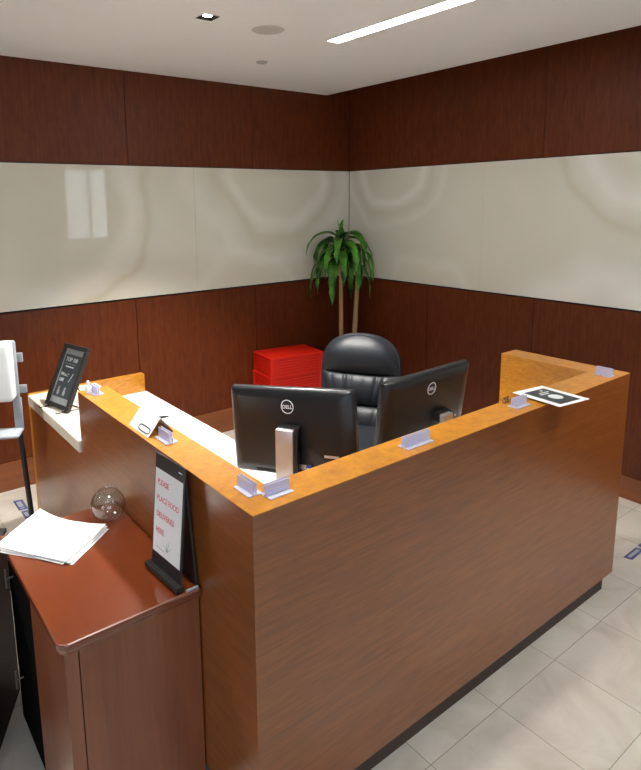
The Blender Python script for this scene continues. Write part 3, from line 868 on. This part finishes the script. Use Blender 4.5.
MB().tube((0.105, ph*.42, .0009), (0.135, ph*.42, .0009), .0004).build('detail_print', M['letter_grey'], t)
# thin black wire loops by it
pts = []
for k in range(60):
    a = k/59*2*PI*3
    pts.append((1.235+.045*(k/59)+.012*math.cos(a), 0.108+.002*math.cos(a), 1.083+.0115*math.sin(a)))
q = MB().path(pts, .0014, 6)
tag(q.build('wire_coil', M['sat_black'], smooth=True), 'small coil of thin black wire on the ledge left of the white placard', 'cable')

# ------------------------------------------------------------------ delivery sign on the cabinet
BL, BR, TL = Vector((-.075, .467, CZ+.017)), Vector((-.063, .296, CZ+.017)), Vector((-.040, .462, 1.094))
sm = frame_m(BL, BR-BL, TL-BL); sw_, sh_ = (BR-BL).length, (TL-BL).length
t = thing('delivery_sign', 'black standing sign with a white sheet asking for food deliveries, on the cherry cabinet', 'sign', m=sm)
MB().box(0, sw_, 0, sh_, -.005, 0, .001).build('front_board', M['sat_black'], t)
ps = MB().box(.006, sw_-.009, sh_*.135, sh_*.875, .0002, .0009).build('paper_sheet', M['paper'], t)
for k, s in enumerate(('PLEASE', 'PLACE FOOD', 'DELIVERIES', 'HERE')):
    lettering('lettering', s, 0.025, M['letter_red'], ps, Matrix.Translation((.020, sh_*.745-k*.051, .0012)), 'LEFT', 0.0001, 0.84)
q = MB()
bx_ = Vector((sw_*.52, sh_*.20, .0012))
for a, l in ((1.25, .042), (1.75, .026), (.75, .03), (2.4, .022)):
    q.tube(bx_, bx_+Vector((math.cos(a)*l, math.sin(a)*l, 0)), .0011, .0004, seg=6)
q.box(.02, sw_*.42, sh_*.185, sh_*.19, .0011, .0014)
q.build('hand_sketch', M['letter_grey'], ps)
MB().tube((sw_*.80, sh_*.945, .0006), (sw_*.90, sh_*.945, .0006), .0012, seg=6).build('small_mark', M['letter_white'], t)
q = MB(); q.box(-.014, sw_+.006, -.0115, .005, -.006, .018, .002); q.build('bottom_lip', M['sat_black'], t)
q = MB(); q.prism([(-.470, CZ+.001), (-.298, CZ+.001), (-.345, 1.06), (-.465, 1.06)], -.012, -.004, m=Matrix(((0, 0, 1, 0), (-1, 0, 0, 0), (0, 1, 0, 0), (0, 0, 0, 1)))); q.build('rear_board', M['sat_black'], t, world=True)
q = MB(); q.box(-.05, -.012, .284, .2895, CZ+.001, CZ+.007); q.build('foot', M['grey_plastic'], t, world=True)

# ------------------------------------------------------------------ papers
t_pts = [(-.430, .885), (-.285, 1.000), (-.118, .762), (-.270, .640)]
def paper(i, z, dx, dy, rot, curl, label):
    c = Vector((-.276+dx, .822+dy, 0)); w, h = .2159, .2794
    ax = Vector((.565, -.825, 0)).normalized()       # long side
    ay = Vector((-ax.y, ax.x, 0))
    R_ = Matrix.Rotation(rot, 3, 'Z'); ax = R_ @ ax; ay = R_ @ ay
    q = MB()
    def P(a, b, o=0.0):
        s = a*2-1; tt_ = b*2-1
        lift = curl*(max(0, -s)**2.2*(.6+.4*tt_)+max(0, s*.5+tt_*.5)**4*.5)
        v = c+ax*(s*h/2)+ay*(tt_*w/2)
        return (v.x, v.y, z+lift+o)
    q.grid(lambda a, b: P(a, b, 0.0), 14, 8); q.grid(lambda a, b: P(a, 1-b, 0.0006), 14, 8)
    o = q.build('paper_sheet', M['paper'], smooth=True)
    # give the mesh an origin at its base
    me = o.data; me.transform(Matrix.Translation((-c.x, -c.y, -z))); o.location = (c.x, c.y, z)
    return tag(o, label, 'paper', 'loose papers on the cherry cabinet')
wp = ['lowest white paper of the pile on the cherry cabinet', 'second paper up in the pile on the cherry cabinet', 'paper in the middle of the pile on the cherry cabinet', 'paper just below the top sheet of the pile on the cherry cabinet', 'topmost white paper, curled, on the pile on the cherry cabinet']
for k in range(5):
    paper(k, CZ+.001+k*.0028, [.006, -.004, .003, -.002, 0][k], [-.012, .003, -.006, .004, 0][k], [.06, -.03, .035, -.015, 0][k], .006+.005*k, wp[k])

# ------------------------------------------------------------------ glass bowl
t = thing('glass_bowl', 'empty round clear glass bowl on the cherry cabinet against the desk', 'bowl', (-.072, .834, CZ+.0006))
R = .062; prof = []
prof.append((0, 0)); prof.append((.026, 0))
for k in range(1, 19):
    a = -PI/2+.42+(PI-.42-.55)*k/18; prof.append((R*math.cos(a), .058+R*math.sin(a)))
rt = prof[-1]
prof.append((rt[0]+.003, rt[1]+.004))
prof.append((rt[0]+.001, rt[1]+.005))
for k in range(18, 0, -1):
    a = -PI/2+.42+(PI-.42-.55)*k/18; prof.append(((R-.0018)*math.cos(a), .058+(R-.0018)*math.sin(a)))
prof.append((.015, .008)); prof.append((0, .0085))
MB().lathe(prof, 48).build('bowl_body', M['glass'], t, smooth=True)

# ------------------------------------------------------------------ picture frame on the stone
BLp, BRp, TLp = Vector((.012, 1.895, ZM+.012)), Vector((.060, 1.690, ZM+.012)), Vector((.148, 1.918, 1.150))
fmx = frame_m(BLp, BRp-BLp, TLp-BLp); fw, fh = (BRp-BLp).length, (TLp-BLp).length
t = thing('picture_frame', 'black picture frame with white lettering leaning on a wire easel on the stone ledge', 'picture frame', m=fmx)
q = MB(); b = .022
for a0, a1, c0, c1 in ((0, fw, 0, b), (0, fw, fh-b, fh), (0, b, b, fh-b), (fw-b, fw, b, fh-b)): q.box(a0, a1, c0, c1, -.018, .004, .003)
q.build('frame', M['sat_black'], t)
MB().box(b, fw-b, b, fh-b, -.012, -.008).build('mount', M['mount_grey'], t)
MB().box(b+.012, fw-b-.016, b+.030, fh-b-.028, -.008, -.0072).build('print', M['print_dark'], t)
tz = -.0068
def ltr(s, x, y, sz, bo=.0006): lettering('lettering', s, sz, M['letter_white'], t, Matrix.Translation((x, y, tz)), 'LEFT', bo)
ltr('TOP 100', b+.024, fh*.735, .028, .0003)
MB().box(b+.026, fw-b-.040, fh*.690, fh*.700, tz, tz+.0004).build('printed_line', M['mount_grey'], t); MB().box(b+.040, fw-b-.054, fh*.640, fh*.660, tz, tz+.0004).build('printed_line', M['letter_white'], t)
ltr('WORK', b+.022, fh*.50, .023, .0002); ltr('LIFE', b+.022, fh*.41, .023, .0002)
MB().tube((fw-b-.062, fh*.42, tz), (fw-b-.040, fh*.56, tz), .0018, seg=4).build('printed_slash', M['letter_white'], t)
for cx in (b+.045, b+.095):
    ic = MB(); ic.prism([(cx-.010, fh*.20), (cx+.010, fh*.20), (cx+.010, fh*.26), (cx+.005, fh*.28), (cx+.008, fh*.31), (cx, fh*.335), (cx-.008, fh*.31), (cx-.005, fh*.28), (cx-.010, fh*.26)], tz, tz+.0004)
    ic.build('icon', M['mount_grey'], t)
# wire easel
es = thing('display_easel', 'small black wire easel holding the picture frame on the stone ledge', 'easel', (.06, 1.80, ZM))
q = MB()
for yy, xx in ((1.875, .012), (1.725, .046)):
    q.path([(xx-.030, yy-.004, ZM+.016), (xx-.032, yy-.004, ZM+.004), (xx, yy, ZM+.0035), (xx+.10, yy, ZM+.0035)], .003)
    q.path([(xx+.008, yy+.0, ZM+.0035), (xx+.055, yy+.012, ZM+.06), (xx+.122, (yy+1.80)/2+.012, ZM+.19)], .003)
q.path([(.085, 1.805, ZM+.20), (.135, 1.78, ZM+.12), (.185, 1.78, ZM+.0035)], .003)
q.path([(.10, 1.875, ZM+.0035), (.14, 1.725, ZM+.0035)], .003)
q.build('easel_wire', M['sat_black'], es, world=True, smooth=True)

# ------------------------------------------------------------------ sanitizer dispenser on its pole
px, py = -.085, 1.90
dn = Vector((-.45, -.89, 0)).normalized()            # facing direction
dm = frame_m((px, py, 0), (-dn.y*1, dn.x*1, 0), (0, 0, 1))   # x sideways, y up, z out
t = thing('sanitizer_stand', 'white hand sanitizer dispenser on a dark pole stand, at the left edge', 'dispenser', (px, py, 0))
q = MB(); q.tube((px, py, .012), (px-.045, py+.01, 1.12), .013, seg=18); q.build('pole', M['sat_black'], t, world=True, smooth=True)
MB().box(-.24, .045, -.14, .14, 0, .012, .003).build('base_plate', M['sat_black'], t)
S = Vector((-dn.y, dn.x, 0)); S = S if S.x > 0 else -S   # to the right in the picture
def dq(q): 
    mw = Matrix((S, -dn, Vector((0, 0, 1)))).transposed().to_4x4(); mw.translation = Vector((px, py, 0)); 
    bmesh.ops.transform(q.bm, matrix=Matrix.Translation((-px, -py, 0)) @ mw, verts=q.bm.verts); return q
# in this frame x is right, y is away from the viewer
ox = -.085
q = MB(); q.box(ox-.07, ox+.07, -.12, -.035, .925, 1.215, .022, 4); dq(q).build('cover', M['white_plastic'], t, smooth=True)
q = MB(); q.box(ox-.068, ox+.079, -.05, -.022, .92, 1.21, .012, 3); q.box(ox+.06, ox+.105, -.035, -.020, 1.10, 1.145, .003); q.box(ox+.06, ox+.112, -.035, -.020, .945, .985, .003)
dq(q).build('back_plate', M['grey_plastic'], t, smooth=True)
q = MB(); q.box(ox+.045, ox+.085, -.045, -.030, .765, .925, .004); dq(q).build('bracket', M['grey_plastic'], t, smooth=True)
q = MB(); q.box(ox-.06, ox+.085, -.15, -.030, .755, .772, .007, 3); dq(q).build('drip_tray', M['grey_plastic'], t, smooth=True)

# ------------------------------------------------------------------ floor markers
def marker(pts, label):
    o = MB().prism(pts, 0.0002, 0.0015).build('floor_marker', M['blue_mark'])
    tag(o, label, 'floor sticker')
    c = Vector((sum(p[0] for p in pts)/len(pts), sum(p[1] for p in pts)/len(pts), 0))
    o.data.transform(Matrix.Translation(-c)); o.location = c
    return o, c
o, c = marker([(-.018, 2.72), (.036, 2.712), (.034, 2.565), (-.018, 2.572)], 'blue and white floor sticker on the tiles left of the desk, beside the dispenser pole')
q = MB(); q.box(-.015, .008, -.06, -.045, .0016, .002); q.box(-.016, .012, -.03, .05, .0016, .002); q.build('print', M['letter_grey'], o)
o, c = marker([(-.012, 2.55), (.026, 2.546), (.024, 2.44), (-.014, 2.444)], 'second smaller blue floor sticker, nearer to the dispenser pole')
q = MB(); q.box(-.010, .010, -.03, .03, .0016, .002); q.build('print', M['letter_grey'], o)
o, c = marker([(2.360, .082), (2.505, .084), (2.515, .048), (2.370, .042)], 'blue floor sticker on the tiles right of the desk, nearer its corner')
q = MB(); q.box(-.055, .055, -.008, .008, .0016, .002); q.build('print', M['letter_grey'], o)
o, c = marker([(2.53, .085), (2.66, .085), (2.66, .045), (2.53, .045)], 'blue floor sticker right of the desk, at the right edge of the view')
q = MB(); q.box(-.045, .045, -.008, .008, .0016, .002); q.build('print', M['letter_grey'], o)

# ------------------------------------------------------------------ daylight and output
w = bpy.data.worlds.new('World'); scn.world = w; w.use_nodes = True
nt = w.node_tree; bg = nt.nodes['Background']
tc = N(nt, 'ShaderNodeTexCoord'); sp = N(nt, 'ShaderNodeSeparateXYZ'); L(nt, tc.outputs['Generated'], sp.inputs[0])
cr = N(nt, 'ShaderNodeValToRGB'); e = cr.color_ramp.elements
e[0].position = 0.0; e[0].color = (0.34, 0.38, 0.42, 1); e[1].position = 0.35; e[1].color = (0.62, 0.80, 1.0, 1)
L(nt, sp.outputs['Z'], cr.inputs['Fac']); L(nt, cr.outputs['Color'], bg.inputs['Color'])
bg.inputs['Strength'].default_value = 8.0

vs = scn.view_settings
vs.view_transform = 'Standard'; vs.look = 'None'; vs.gamma = 1.0; vs.exposure = 0.14; vs.use_curve_mapping = False
scn.cycles.max_bounces = 10
scn.cycles.use_denoising = True
try: scn.cycles.denoising_prefilter = 'ACCURATE'
except Exception: pass
